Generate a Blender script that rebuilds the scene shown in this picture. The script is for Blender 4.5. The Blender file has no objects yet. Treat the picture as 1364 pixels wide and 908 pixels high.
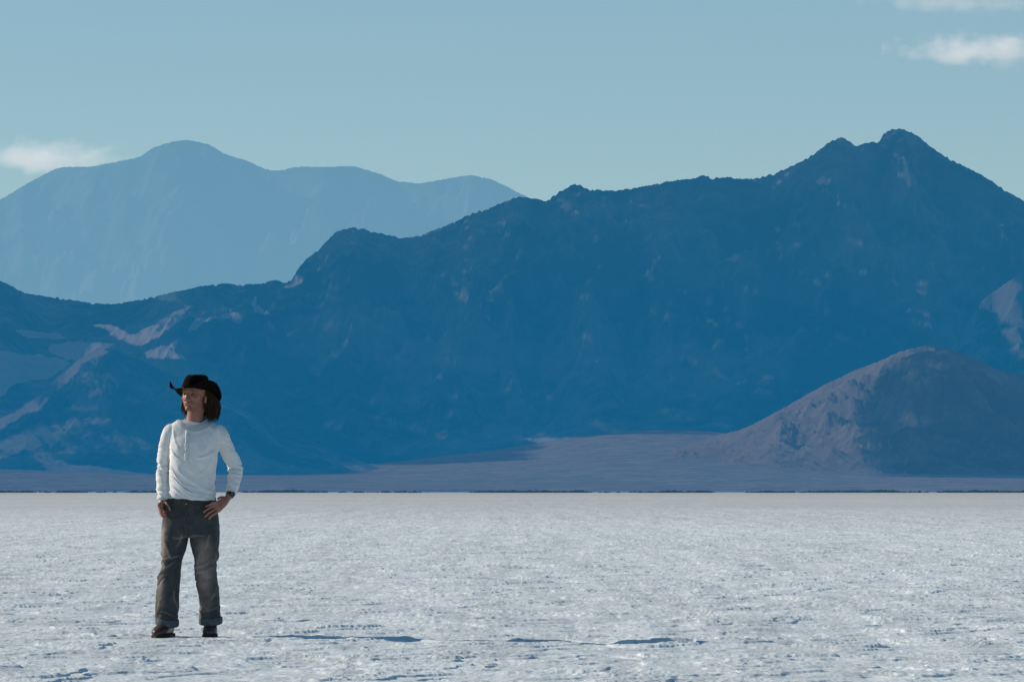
import bpy, bmesh, math, random
import numpy as np
from mathutils import Vector, Matrix
from mathutils.bvhtree import BVHTree

random.seed(7)
RNG = np.random.RandomState(11)
C = bpy.context.scene.collection
R = math.radians

# ----------------------------------------------------------------- camera facts
W0, H0 = 1364.0, 908.0
FPX = 100.0 / 36.0 * W0            # focal length in photo pixels
HZ = 652.0                         # horizon row
CAMH = 1.066
PXM = 182.0                        # photo pixels per metre at the person
DP = FPX / PXM                     # distance of the person
SUN_EL = 26.5
SUN_BACK = 17.0                    # degrees behind the left side

def link(o): C.objects.link(o); return o

def tag(o, label=None, cat=None, group=None, kind=None):
    if label: o['label'] = label
    if cat: o['category'] = cat
    if group: o['group'] = group
    if kind: o['kind'] = kind
    return o

# ----------------------------------------------------------------- numpy noise
def _h(i, s=0):
    i = i.astype(np.uint64)
    i = (i ^ np.uint64(s * 7919 + 1013)) * np.uint64(0x9E3779B97F4A7C15)
    i ^= i >> np.uint64(31); i *= np.uint64(0xBF58476D1CE4E5B9); i ^= i >> np.uint64(29)
    return i
def noise3(x, y, z=None, seed=0):
    if z is None: z = np.zeros_like(x)
    x = np.asarray(x, float) + 4096; y = np.asarray(y, float) + 4096; z = np.asarray(z, float) + 4096
    xi, yi, zi = np.floor(x), np.floor(y), np.floor(z)
    fx, fy, fz = x - xi, y - yi, z - zi
    u, v, w = [f * f * f * (f * (f * 6 - 15) + 10) for f in (fx, fy, fz)]
    flat = np.all(z == z.flat[0])
    def corner(a, b, c):
        n = _h(((xi + a).astype(np.int64) * 73856093 ^ (yi + b).astype(np.int64) * 19349663 ^ (zi + c).astype(np.int64) * 83492791), seed)
        gx = ((n >> np.uint64(8)) & np.uint64(1023)).astype(float) / 511.5 - 1
        gy = ((n >> np.uint64(20)) & np.uint64(1023)).astype(float) / 511.5 - 1
        gz = ((n >> np.uint64(34)) & np.uint64(1023)).astype(float) / 511.5 - 1
        return gx * (fx - a) + gy * (fy - b) + gz * (fz - c)
    def lerp(a, b, t): return a + (b - a) * t
    r0 = lerp(lerp(corner(0,0,0), corner(1,0,0), u), lerp(corner(0,1,0), corner(1,1,0), u), v)
    if flat and abs(fz.flat[0]) < 1e-9: return r0
    r1 = lerp(lerp(corner(0,0,1), corner(1,0,1), u), lerp(corner(0,1,1), corner(1,1,1), u), v)
    return lerp(r0, r1, w)
def fbm(x, y, z=None, o=4, seed=0, lac=2.03, g=.5):
    s = 0; a = 1
    for k in range(o):
        s = s + a * noise3(x, y, z, seed + k); x = x * lac; y = y * lac
        if z is not None: z = z * lac
        a *= g
    return s
def ridged(x, y, o=4, seed=0, g=.5):
    s = 0; a = 1; wgt = 1
    for k in range(o):
        n = 1 - np.abs(noise3(x, y, None, seed + k)) * 2.2
        n = np.clip(n, 0, 1) ** 2
        s = s + a * n * wgt; wgt = np.clip(n * 1.6, 0, 1)
        x = x * 2.07; y = y * 2.07; a *= g
    return s
def sstep(a, b, x):
    t = np.clip((x - a) / (b - a), 0, 1); return t * t * (3 - 2 * t)

# ----------------------------------------------------------------- materials
class NT:
    def __init__(s, name):
        s.m = bpy.data.materials.new(name); s.m.use_nodes = True
        s.t = s.m.node_tree; s.t.nodes.clear()
        s.out = s.t.nodes.new('ShaderNodeOutputMaterial')
    def n(s, ty, **kw):
        nd = s.t.nodes.new(ty)
        for k, v in kw.items():
            if k.startswith('_'): setattr(nd, k[1:], v)
            else:
                key = int(k[1:]) if k[0] == 'i' and k[1:].isdigit() else k.replace('__', ' ')
                if hasattr(v, 'is_output') or isinstance(v, bpy.types.NodeSocket): s.t.links.new(v, nd.inputs[key])
                else: nd.inputs[key].default_value = v
        return nd
    def noise(s, vec, scale, detail=6, rough=.55, dist=0):
        nd = s.n('ShaderNodeTexNoise', Scale=scale, Detail=detail, Roughness=rough, Distortion=dist)
        s.t.links.new(vec, nd.inputs['Vector']); return nd.outputs['Fac']
    def ramp(s, fac, stops):
        nd = s.n('ShaderNodeValToRGB'); e = nd.color_ramp.elements
        while len(e) < len(stops): e.new(.5)
        for i, (p, c) in enumerate(stops):
            e[i].position = p; e[i].color = (*c, 1) if len(c) == 3 else c
        s.t.links.new(fac, nd.inputs[0]); return nd.outputs[0]
    def mix(s, a, b, f, mode='MIX'):
        nd = s.t.nodes.new('ShaderNodeMix'); nd.data_type = 'RGBA'; nd.blend_type = mode
        for sock, v in ((nd.inputs['Factor'], f), (nd.inputs[6], a), (nd.inputs[7], b)):
            if isinstance(v, bpy.types.NodeSocket): s.t.links.new(v, sock)
            else: sock.default_value = v if isinstance(v, (int, float)) else (*v, 1)
        return nd.outputs[2]
    def math(s, op, a, b=None, c=None, clamp=False):
        nd = s.t.nodes.new('ShaderNodeMath'); nd.operation = op; nd.use_clamp = clamp
        for i, v in enumerate((a, b, c)):
            if v is None: continue
            if isinstance(v, bpy.types.NodeSocket): s.t.links.new(v, nd.inputs[i])
            else: nd.inputs[i].default_value = v
        return nd.outputs[0]
    def bump(s, h, strength, dist):
        return s.n('ShaderNodeBump', Strength=strength, Distance=dist, Height=h).outputs[0]
    def coords(s, which='Object'): return s.n('ShaderNodeTexCoord').outputs[which]
    def attr(s, name): return s.n('ShaderNodeAttribute', _attribute_name=name).outputs['Fac']
    def bsdf(s, color, rough=.8, normal=None, **kw):
        b = s.n('ShaderNodeBsdfPrincipled')
        for k, v in (('Base Color', color), ('Roughness', rough), ('Normal', normal)):
            if v is None: continue
            if isinstance(v, bpy.types.NodeSocket): s.t.links.new(v, b.inputs[k])
            else: b.inputs[k].default_value = (*v, 1) if isinstance(v, tuple) else v
        for k, v in kw.items(): b.inputs[k.replace('_', ' ')].default_value = v
        s.t.links.new(b.outputs[0], s.out.inputs[0]); return b

def simple(name, color, rough=.7, var=.25, scale=40, bumpd=.001, **kw):
    t = NT(name); co = t.coords()
    f = t.noise(co, scale, 5)
    c2 = tuple(min(1, c * (1 + var)) for c in color); c1 = tuple(c * (1 - var) for c in color)
    col = t.ramp(f, [(.3, c1), (.7, c2)])
    t.bsdf(col, rough, t.bump(f, .6, bumpd), **kw); return t.m

def hazy(name, ramp_stops, haze_lo, haze_hi, fac, zmax, scale, spec_attr=True, bumpd=6.0, pale=(.26, .19, .165)):
    """rock seen through kilometres of blue air: reflected light thinned by 1-fac, airlight added"""
    t = NT(name); co = t.coords()
    f1 = t.noise(co, scale, 8, .6); f2 = t.noise(co, scale * 7, 6, .65)
    f = t.math('ADD', t.math('MULTIPLY', f1, .6), t.math('MULTIPLY', f2, .4))
    col = t.ramp(f, ramp_stops)
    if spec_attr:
        a = t.attr('pale')  # lighter rock colour painted where the sun should fall
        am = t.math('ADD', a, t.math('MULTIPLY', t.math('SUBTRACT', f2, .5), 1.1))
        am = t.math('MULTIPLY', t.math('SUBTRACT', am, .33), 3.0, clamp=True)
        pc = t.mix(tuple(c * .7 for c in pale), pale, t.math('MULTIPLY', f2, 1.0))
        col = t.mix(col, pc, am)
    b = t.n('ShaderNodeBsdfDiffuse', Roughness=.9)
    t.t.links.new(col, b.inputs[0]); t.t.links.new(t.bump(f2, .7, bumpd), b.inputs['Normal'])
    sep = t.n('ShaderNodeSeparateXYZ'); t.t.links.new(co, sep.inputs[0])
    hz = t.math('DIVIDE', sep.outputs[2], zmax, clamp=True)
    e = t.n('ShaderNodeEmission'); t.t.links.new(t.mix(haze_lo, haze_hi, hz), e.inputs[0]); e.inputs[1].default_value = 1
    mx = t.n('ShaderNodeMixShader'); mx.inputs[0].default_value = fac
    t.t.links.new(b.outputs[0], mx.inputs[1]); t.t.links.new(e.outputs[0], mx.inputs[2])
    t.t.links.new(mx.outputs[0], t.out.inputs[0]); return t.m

# ----------------------------------------------------------------- mesh helpers
def mesh_np(name, V, F, mat, smooth=True, attrs=None, parent=None):
    me = bpy.data.meshes.new(name)
    V = np.asarray(V, np.float32)
    if isinstance(F, np.ndarray):
        n, k = F.shape
        me.vertices.add(len(V)); me.vertices.foreach_set('co', V.ravel())
        me.loops.add(n * k); me.loops.foreach_set('vertex_index', F.astype(np.int32).ravel())
        me.polygons.add(n); me.polygons.foreach_set('loop_start', np.arange(0, n * k, k, dtype=np.int32))
        me.update(calc_edges=True)
    else:
        me.from_pydata([tuple(v) for v in V], [], [tuple(f) for f in F]); me.update()
    if smooth: me.polygons.foreach_set('use_smooth', np.ones(len(me.polygons), bool))
    if attrs:
        for k, a in attrs.items():
            at = me.attributes.new(k, 'FLOAT', 'POINT'); at.data.foreach_set('value', np.asarray(a, np.float32).ravel())
    me.materials.append(mat)
    o = link(bpy.data.objects.new(name, me))
    if parent: o.parent = parent
    return o
def grid_faces(r, c):
    i = np.arange(r * c).reshape(r, c)
    return np.stack([i[:-1, :-1], i[:-1, 1:], i[1:, 1:], i[1:, :-1]], -1).reshape(-1, 4)

class Soup:
    def __init__(s): s.V = []; s.F = []
    def add(s, V, F):
        o = len(s.V); s.V += [tuple(v) for v in V]; s.F += [tuple(i + o for i in f) for f in F]
    def tube(s, pts, n=20, sub=5, up=(1,0,0), cap=True, power=2.0):
        """pts: (x,y,z,ru[,rv]); closed lofted tube through them, ru along `up`"""
        P = np.array([list(p) + ([p[3]] if len(p) == 4 else []) for p in pts], float)
        if sub > 1 and len(P) > 2:
            Q = np.vstack([2 * P[0] - P[1], P, 2 * P[-1] - P[-2]]); out = []
            for i in range(1, len(Q) - 2):
                for k in range(sub):
                    t = k / sub; a, b, c, d = Q[i - 1:i + 3]
                    out.append(.5 * ((2 * b) + (c - a) * t + (2 * a - 5 * b + 4 * c - d) * t * t + (3 * b - a - 3 * c + d) * t ** 3))
            out.append(P[-1]); P = np.array(out)
        c = P[:, :3]; T = np.gradient(c, axis=0); T /= np.linalg.norm(T, axis=1)[:, None] + 1e-9
        if cap:                                   # rounded ends
            def endcap(p, t, sign):
                r = min(p[3], p[4]); res = []
                for a in (30, 60, 82):
                    q = p.copy(); q[:3] += sign * t * r * math.sin(R(a)) * .8; q[3:] = p[3:] * math.cos(R(a)); res.append(q)
                return res
            a = endcap(P[0], T[0], -1)[::-1]; b = endcap(P[-1], T[-1], 1)
            P = np.vstack([a, P, b]); T = np.vstack([[T[0]] * 3, T, [T[-1]] * 3]); c = P[:, :3]
        up = np.array(up, float); V = []; F = []
        for i in range(len(P)):
            U = up - T[i] * np.dot(up, T[i])
            if np.linalg.norm(U) < 1e-3: U = np.array((0, 1, 0)) - T[i] * T[i][1]
            U /= np.linalg.norm(U); Vv = np.cross(T[i], U)
            for k in range(n):
                a = 2 * math.pi * k / n; ca, sa = math.cos(a), math.sin(a)
                e = 2 / power; ca = math.copysign(abs(ca) ** e, ca); sa = math.copysign(abs(sa) ** e, sa)
                V.append(c[i] + U * ca * P[i, 3] + Vv * sa * P[i, 4])
        m = len(P)
        for i in range(m - 1):
            for k in range(n):
                F.append((i * n + k, i * n + (k + 1) % n, (i + 1) * n + (k + 1) % n, (i + 1) * n + k))
        F.append(tuple(range(n))[::-1]); F.append(tuple((m - 1) * n + k for k in range(n)))
        s.add(V, F)
    def ell(s, c, r, rot=None, n=20, m=14):
        V = []; F = []
        for i in range(1, m):
            t = math.pi * i / m
            for k in range(n):
                a = 2 * math.pi * k / n
                V.append(Vector((r[0] * math.sin(t) * math.cos(a), r[1] * math.sin(t) * math.sin(a), r[2] * math.cos(t))))
        V.append(Vector((0, 0, r[2]))); V.append(Vector((0, 0, -r[2])))
        if rot: V = [rot @ v for v in V]
        V = [v + Vector(c) for v in V]
        for i in range(m - 2):
            for k in range(n):
                F.append((i * n + k, (i + 1) * n + k, (i + 1) * n + (k + 1) % n, i * n + (k + 1) % n))
        t, b = (m - 1) * n, (m - 1) * n + 1
        for k in range(n):
            F.append((t, k, (k + 1) % n)); F.append((b, (m - 2) * n + (k + 1) % n, (m - 2) * n + k))
        s.add(V, F)
    def box(s, c, r, rot=None):
        V = [Vector((x * r[0], y * r[1], z * r[2])) for x in (-1, 1) for y in (-1, 1) for z in (-1, 1)]
        if rot: V = [rot @ v for v in V]
        s.add([v + Vector(c) for v in V], [(0,1,3,2),(4,6,7,5),(0,4,5,1),(2,3,7,6),(0,2,6,4),(1,5,7,3)])
    def xform(s, M): s.V = [tuple(M @ Vector(v)) for v in s.V]

def arrays(me):
    V = np.empty(len(me.vertices) * 3, np.float32); me.vertices.foreach_get('co', V)
    N = np.empty(len(me.vertices) * 3, np.float32); me.vertices.foreach_get('normal', N)
    return V.reshape(-1, 3).astype(float), N.reshape(-1, 3).astype(float)

def fuse(name, soup, mat, voxel, smooth_it=6, parent=None, disp=None, attrs=None, carve=None):
    """union of the closed pieces as one continuous skin; disp(V,N)->offset along normal"""
    me = bpy.data.meshes.new(name); me.from_pydata(soup.V, [], soup.F); me.update()
    o = link(bpy.data.objects.new(name, me))
    bm = bmesh.new(); bm.from_mesh(me); bmesh.ops.recalc_face_normals(bm, faces=bm.faces); bm.to_mesh(me); bm.free()
    m = o.modifiers.new('r', 'REMESH'); m.mode = 'VOXEL'; m.voxel_size = voxel; m.adaptivity = 0
    if smooth_it:
        m = o.modifiers.new('s', 'SMOOTH'); m.iterations = smooth_it; m.factor = .5
    dg = bpy.context.evaluated_depsgraph_get()
    me2 = bpy.data.meshes.new_from_object(o.evaluated_get(dg)); o.modifiers.clear(); o.data = me2
    bpy.data.meshes.remove(me); me2.name = name
    V, N = arrays(me2)
    if carve is not None: V = carve(V, N); me2.vertices.foreach_set('co', V.astype(np.float32).ravel()); me2.update(); V, N = arrays(me2)
    if disp is not None:
        V = V + N * disp(V, N)[:, None]
        me2.vertices.foreach_set('co', V.astype(np.float32).ravel()); me2.update()
    me2.polygons.foreach_set('use_smooth', np.ones(len(me2.polygons), bool))
    if attrs:
        V, N = arrays(me2)
        for k, f in attrs.items():
            at = me2.attributes.new(k, 'FLOAT', 'POINT'); at.data.foreach_set('value', f(V, N).astype(np.float32))
    me2.materials.clear(); me2.materials.append(mat)
    if parent: o.parent = parent
    return o

# ================================================================= WORLD, SUN
sd = Vector((-math.cos(R(SUN_EL)) * math.cos(R(SUN_BACK)), math.cos(R(SUN_EL)) * math.sin(R(SUN_BACK)), math.sin(R(SUN_EL))))
w = bpy.data.worlds.new('World'); bpy.context.scene.world = w; w.use_nodes = True
nt = w.node_tree; nt.nodes.clear(); N_ = nt.nodes.new; L_ = nt.links.new
sky = N_('ShaderNodeTexSky'); sky.sky_type = 'NISHITA'; sky.sun_disc = False
sky.sun_elevation = R(SUN_EL); sky.sun_rotation = math.atan2(sd.x, sd.y)
sky.air_density = 1.0; sky.dust_density = .4; sky.ozone_density = 2.0; sky.altitude = 1200
tint = N_('ShaderNodeMix'); tint.data_type = 'RGBA'; tint.blend_type = 'MULTIPLY'; tint.inputs['Factor'].default_value = 1
tint.inputs[7].default_value = (.60, 1.0, 1.06, 1)
L_(sky.outputs[0], tint.inputs[6])
bg = N_('ShaderNodeBackground'); bg.inputs[1].default_value = .1
tc = N_('ShaderNodeTexCoord'); sz = N_('ShaderNodeSeparateXYZ'); L_(tc.outputs['Generated'], sz.inputs[0])
rp_ = N_('ShaderNodeValToRGB'); L_(sz.outputs[2], rp_.inputs[0]); e_ = rp_.color_ramp.elements
e_[0].position = 0.0; e_[0].color = (4.5, 5.95, 5.75, 1); e_[1].position = .6; e_[1].color = (.5, 1.4, 2.7, 1)
for p_, c_ in ((.09, (3.75, 5.35, 5.65, 1)), (.175, (2.95, 4.75, 5.65, 1)), (.35, (1.0, 2.4, 3.9, 1))):
    q_ = e_.new(p_); q_.color = c_
hm = N_('ShaderNodeMix'); hm.data_type = 'RGBA'; hm.inputs['Factor'].default_value = .8
L_(tint.outputs[2], hm.inputs[6]); L_(rp_.outputs[0], hm.inputs[7]); L_(hm.outputs[2], bg.inputs[0]); wo = N_('ShaderNodeOutputWorld'); L_(bg.outputs[0], wo.inputs[0])

sl = bpy.data.lights.new('sun', 'SUN'); sl.energy = 4.8; sl.angle = R(.35); sl.color = (.98, .875, .73)
so = link(bpy.data.objects.new('sun', sl)); so.rotation_euler = sd.to_track_quat('Z', 'Y').to_euler()

cam = bpy.data.cameras.new('camera'); cam.lens = 100; cam.sensor_width = 36; cam.clip_start = .5; cam.clip_end = 120000
co_ = link(bpy.data.objects.new('camera', cam)); co_.location = (0, 0, CAMH)
co_.rotation_euler = (R(90) + math.atan((HZ - H0 / 2) / FPX), 0, 0)
bpy.context.scene.camera = co_
sc = bpy.context.scene
sc.view_settings.view_transform = 'Standard'; sc.view_settings.look = 'None'
sc.render.engine = 'CYCLES'; sc.cycles.use_denoising = True
sc.cycles.max_bounces = 6; sc.cycles.volume_bounces = 2
sc.cycles.volume_max_steps = 128

# ================================================================= SALT FLAT
foot_xy = [((222 - 682) / PXM, DP - .12), ((281 - 682) / PXM, DP - .02)]
PX0 = (256 - 682) / PXM
def salt_height(X, Y):
    near = sstep(420, 60, Y)
    wx = X + .25 * noise3(X * 1.7, Y * 1.7, None, 91); wy = Y + .25 * noise3(X * 1.7 + 9, Y * 1.7, None, 92)
    h = .034 * fbm(wx * .45, wy * .45, None, 3, 3) + .013 * noise3(wx * 1.1, wy * .8, None, 6)
    # broken crust: plates with little ledges
    a = fbm(wx * .85, wy * 1.35, None, 4, 21, 2.1, .42)
    h = h + .012 * sstep(.02, .055, a) + .012 * sstep(.26, .29, a) + .010 * sstep(-.27, -.235, a)
    b = fbm(wx * 2.0, wy * 5.0, None, 4, 41)
    h = h + .0045 * sstep(.10, .14, b) - .003 * sstep(-.2, -.3, b)
    c = fbm(wx * 1.25 + 7 + .4 * noise3(wx * 3, wy * 3, None, 57), wy * 4.3, None, 3, 55, 2.1, .5)
    h = h + .0055 * sstep(.12, .15, c) * (.4 + .6 * sstep(-.2, .2, noise3(X * .25, Y * .1, None, 58)))
    h = h + .0045 * fbm(X * 21, Y * 16, None, 3, 61) * (.5 + sstep(-.2, .3, a))
    h = h + .007 * np.clip(ridged(wx * 1.6, wy * 1.5, 3, 77) - 1.0, 0, 1)
    h = (h - .012) * near
    # upturned slab edges added to throw shadow streaks, steep on the near side
    for (x0, x1, yl, hh) in ((-.01, .42, 20.15, .030), (.72, 1.26, 19.92, .034), (-1.42, -.86, 20.62, .020), (-1.75, -1.5, 20.66, .014), (.45, .62, 20.05, .016), (2.1, 2.5, 19.3, .018), (-.55, -.2, 18.9, .016), (1.7, 2.0, 21.6, .02)):
        ye = yl + .035 * noise3(X * 4, X * 0 + yl, None, 66) + .01 * noise3(X * 17, X * 0 + yl, None, 67)
        wnd = sstep(x0 - .05, x0 + .06, X) * sstep(x1 + .10, x1 - .12, X)
        h = h + hh * wnd * sstep(ye - .012, ye + .012, Y) * np.exp(-np.clip(Y - ye, 0, 9) / .22)
    for (fx, fy) in foot_xy:
        d2 = ((X - fx) / .16) ** 2 + ((Y - fy + .03) / .22) ** 2
        h = h * (1 - np.exp(-d2 * d2))
    return h
ny = np.concatenate([[-3000, -600, -120, -30, 0, 6, 10], 1 / np.linspace(1 / 13.2, 1 / 260.0, 1250), np.geomspace(275, 40000, 60)])
uc = np.linspace(-.215, .215, 1500)
uu = np.concatenate([-np.geomspace(.23, 8, 14)[::-1], uc, np.geomspace(.23, 8, 14)])
YY, UU = np.meshgrid(ny, uu, indexing='ij')
XX = UU * np.maximum(YY, 13)
XX[YY < 0] = (UU * 13 * (1 + np.abs(YY) / 60))[YY < 0]
ZZ = salt_height(XX, YY); ZZ[YY < 13] *= .3
V = np.stack([XX, YY, ZZ], -1).reshape(-1, 3)
t = NT('salt_crust'); co = t.coords()
mp = t.n('ShaderNodeMapping'); t.t.links.new(co, mp.inputs[0]); mp.inputs['Scale'].default_value = (1, 1, 1)
f1 = t.noise(mp.outputs[0], 1.3, 8, .65); f2 = t.noise(co, 28, 5, .7); f3 = t.noise(co, .02, 5, .6)
col = t.ramp(f1, [(.30, (.66, .69, .71)), (.48, (.83, .88, .90)), (.7, (.92, .96, .98))])
col = t.mix(col, t.ramp(f2, [(.3, (.70, .70, .71)), (.7, (1, 1, 1))]), .7, 'MULTIPLY')
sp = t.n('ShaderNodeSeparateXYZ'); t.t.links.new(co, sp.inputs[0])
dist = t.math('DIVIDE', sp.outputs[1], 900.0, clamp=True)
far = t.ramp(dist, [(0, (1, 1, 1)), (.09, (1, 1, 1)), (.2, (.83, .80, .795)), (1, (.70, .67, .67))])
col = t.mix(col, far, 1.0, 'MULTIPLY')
col = t.mix(col, t.ramp(f3, [(.35, (.9, .9, .9)), (.6, (1, 1, 1))]), 1.0, 'MULTIPLY')
def grain(sx, sy, lo, hi, f):
    global col
    m_ = t.n('ShaderNodeMapping'); t.t.links.new(co, m_.inputs[0]); m_.inputs['Scale'].default_value = (sx, sy, 1)
    col = t.mix(col, t.ramp(t.noise(m_.outputs[0], 1.0, 4, .75), [(.36, lo), (.6, hi)]), f, 'MULTIPLY')
grain(9, 1.6, (.72, .75, .77), (1.06, 1.06, 1.05), .55); grain(4, .22, (.76, .79, .81), (1.06, 1.06, 1.05), .6); grain(1.2, .03, (.82, .83, .84), (1.05, 1.05, 1.05), .6)
bh = t.math('ADD', t.math('MULTIPLY', f1, .35), t.math('MULTIPLY', f2, .12))
t.bsdf(col, .85, t.bump(bh, .55, .03), Specular_IOR_Level=.25)
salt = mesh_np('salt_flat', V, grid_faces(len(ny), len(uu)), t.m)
tag(salt, 'white cracked salt crust stretching to the foot of the mountains', 'ground', kind='structure')

# ================================================================= TERRAIN
def interp(pts, x):
    p = np.array(pts, float); return np.interp(x, p[:, 0], p[:, 1])
LIT_POLYS = {  # sunlit areas in image pixels: painted as lighter rock, left open by the decks
 'foot': [[(19,439),(76,443),(86,452),(38,450)], [(62,457),(119,454),(152,458),(134,468),(101,481),(86,478),(63,468)],
          [(0,467),(84,478),(96,483),(61,506),(25,508),(0,529),(-80,560),(-80,465)],
          [(137,460),(145,468),(110,486),(88,512),(56,540),(0,573),(-60,610),(-60,590),(0,560),(48,530),(78,500),(103,480)],
          [(111,531),(142,511),(137,524),(119,531)], [(89,546),(147,541),(109,549)],
          [(0,587),(38,574),(101,559),(152,557),(142,564),(106,564),(86,582),(51,597),(25,602),(0,612),(-80,640),(-80,620)],
          [(121,432),(147,432),(178,446),(239,411),(253,405),(239,428),(205,452),(178,461),(160,452)],
          [(256,425),(318,415),(318,425),(283,423),(249,444)], [(191,469),(239,452),(232,466),(249,480),(195,476)],
          [(330,405),(341,394),(338,406),(369,422),(338,415)], [(379,381),(398,367),(403,374),(382,384)],
          [(45,600),(60,598),(80,612),(95,618),(130,620),(170,628),(210,633),(60,626)]],
 'hill': [[(940,585),(1010,550),(1100,500),(1160,478),(1235,458),(1252,464),(1205,476),(1175,497),(1152,522),(1140,560),(1146,600),(1170,632),(1210,650),(940,652)],
          [(1380,352),(1340,374),(1306,402),(1308,408),(1333,420),(1340,450),(1364,478),(1400,500)]],
}
def inpoly(px, py, poly):
    ins = np.zeros(px.shape, bool); n = len(poly)
    for i in range(n):
        x0, y0 = poly[i]; x1, y1 = poly[(i + 1) % n]
        if y0 == y1: continue
        c = ((y0 > py) != (y1 > py)) & (px < (x1 - x0) * (py - y0) / (y1 - y0) + x0)
        ins ^= c
    return ins
APRON_LIT_EDGE = [(-400,628),(0,625),(60,626),(110,620),(160,627),(212,632),(400,633),(478,631),(489,630),(492,619),(560,619),(640,615),(698,613),(714,609),(718,598),(728,595),(733,587),(745,586),(800,580),(860,578),(960,579),(1000,640),(1180,648),(1230,651),(1900,651)]
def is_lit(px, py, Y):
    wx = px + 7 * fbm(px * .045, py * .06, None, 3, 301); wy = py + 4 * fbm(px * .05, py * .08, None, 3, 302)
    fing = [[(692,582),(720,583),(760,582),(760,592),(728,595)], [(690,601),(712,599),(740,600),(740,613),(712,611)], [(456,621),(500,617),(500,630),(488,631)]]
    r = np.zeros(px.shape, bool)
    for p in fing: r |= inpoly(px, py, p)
    r |= py > interp(APRON_LIT_EDGE, px + 3 * noise3(px * .06, py * .12, None, 5))
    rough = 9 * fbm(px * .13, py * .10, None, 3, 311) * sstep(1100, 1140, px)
    for p in LIT_POLYS['foot']: r |= inpoly(wx, wy, p)
    for p in LIT_POLYS['hill']: r |= inpoly(wx + rough * 1.6, wy, p) & (Y < 6280) & ((Y > 5130) | (px < 1270))
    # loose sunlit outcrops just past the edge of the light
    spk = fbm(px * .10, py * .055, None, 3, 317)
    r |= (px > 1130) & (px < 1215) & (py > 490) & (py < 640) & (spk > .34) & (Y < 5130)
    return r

def layer(name, sil, y0, yc, y1, basee, mat, seed, rows=(260, 50), cols=(-260, 1624, 1500), jag=1.2, rel=.5, shape=1.25, freq=1.0, skew=0.0):
    px = np.linspace(*cols); sx = interp(sil, px)
    k = np.ones(5) / 5; sx = np.convolve(np.pad(sx, 2, 'edge'), k, 'valid')
    es = HZ - sx
    jg = - jag * 1.3 * np.abs(fbm(px * .11, px * 0 + seed, None, 4, seed)) * 1.5 + jag * .6 + jag * 1.1 * noise3(px * .17 + 2 * noise3(px * .03, px * 0 + 1, None, seed), px * 0 + seed + .5, None, seed + 3) * (.4 + 1.6 * np.abs(noise3(px * .021, px * 0 + .5, None, seed + 7)))
    t = np.concatenate([np.linspace(0, 1, rows[0]), 1 + np.linspace(.02, 1, rows[1])])
    T, PXs = np.meshgrid(t, px, indexing='ij'); E = es[None, :] + jg[None, :] * np.exp(-((1 - T) / .05) ** 2)
    B = np.broadcast_to(interp(basee, px), T.shape)
    front = T <= 1
    wob = 1 + .10 * fbm(px * .006, px * 0, None, 3, seed + 9)
    Yc = yc * wob; Yc = np.broadcast_to(Yc, T.shape)
    Y = np.where(front, y0 + (Yc - y0) * T, Yc + (y1 - yc) * (T - 1))
    X = (PXs - 682) / FPX * Y
    zc = E * Yc / FPX; zb = B * y0 / FPX
    s = np.where(front, np.clip(T, 0, 1) ** shape, 1 - (T - 1) ** 1.2)
    Z = zb + (zc - zb) * s
    # spurs and gullies running down the face
    sc_ = freq * 900.0 * (yc / 8000.0)          # metres
    q = (X + skew * Y) / sc_
    rd = ridged(q * 2.1 + .35 * noise3(q, Y / sc_ * 1.2, None, seed + 5), Y / sc_ * .75, 5, seed + 20, .55)
    rd2 = ridged(q * 5.5 + .5 * noise3(q * 3, Y / sc_ * 3, None, seed + 6), Y / sc_ * 3.6, 4, seed + 40, .55)
    amp = np.clip(zc - zb, 5, None) * rel * (sstep(60, 330, PXs) * .65 + .35 if name == 'mountains' else 1)
    env = np.where(front, 4 * T * (1 - T) * (.35 + .65 * T), 0)
    env = np.where(front, np.minimum(env + .0, 1), .15)
    Z = Z + amp * env * (.55 * (rd - .75) + .15 * (rd2 - .7))
    lim = (E - .35 - 17 * np.abs(1 - T)) * Y / FPX
    lim[rows[0] - 1] = ((E + .0) * Y / FPX)[rows[0] - 1]
    Z = np.minimum(Z, np.maximum(lim, zb))
    Z = np.where(T == 0, -40.0, Z)
    Z = Z + CAMH
    V = np.stack([X, Y, Z], -1).reshape(-1, 3)
    py = HZ - (V[:, 2] - CAMH) / V[:, 1] * FPX; ppx = V[:, 0] / V[:, 1] * FPX + 682
    pale = is_lit(ppx, py, V[:, 1]).astype(float)  # sunlit areas written into the rock colour
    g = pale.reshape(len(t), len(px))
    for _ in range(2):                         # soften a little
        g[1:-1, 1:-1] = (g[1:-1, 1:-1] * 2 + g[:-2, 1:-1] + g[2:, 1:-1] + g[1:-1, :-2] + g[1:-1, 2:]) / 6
    return mesh_np(name, V, grid_faces(len(t), len(px)), mat, attrs={'pale': g.ravel()})

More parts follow.
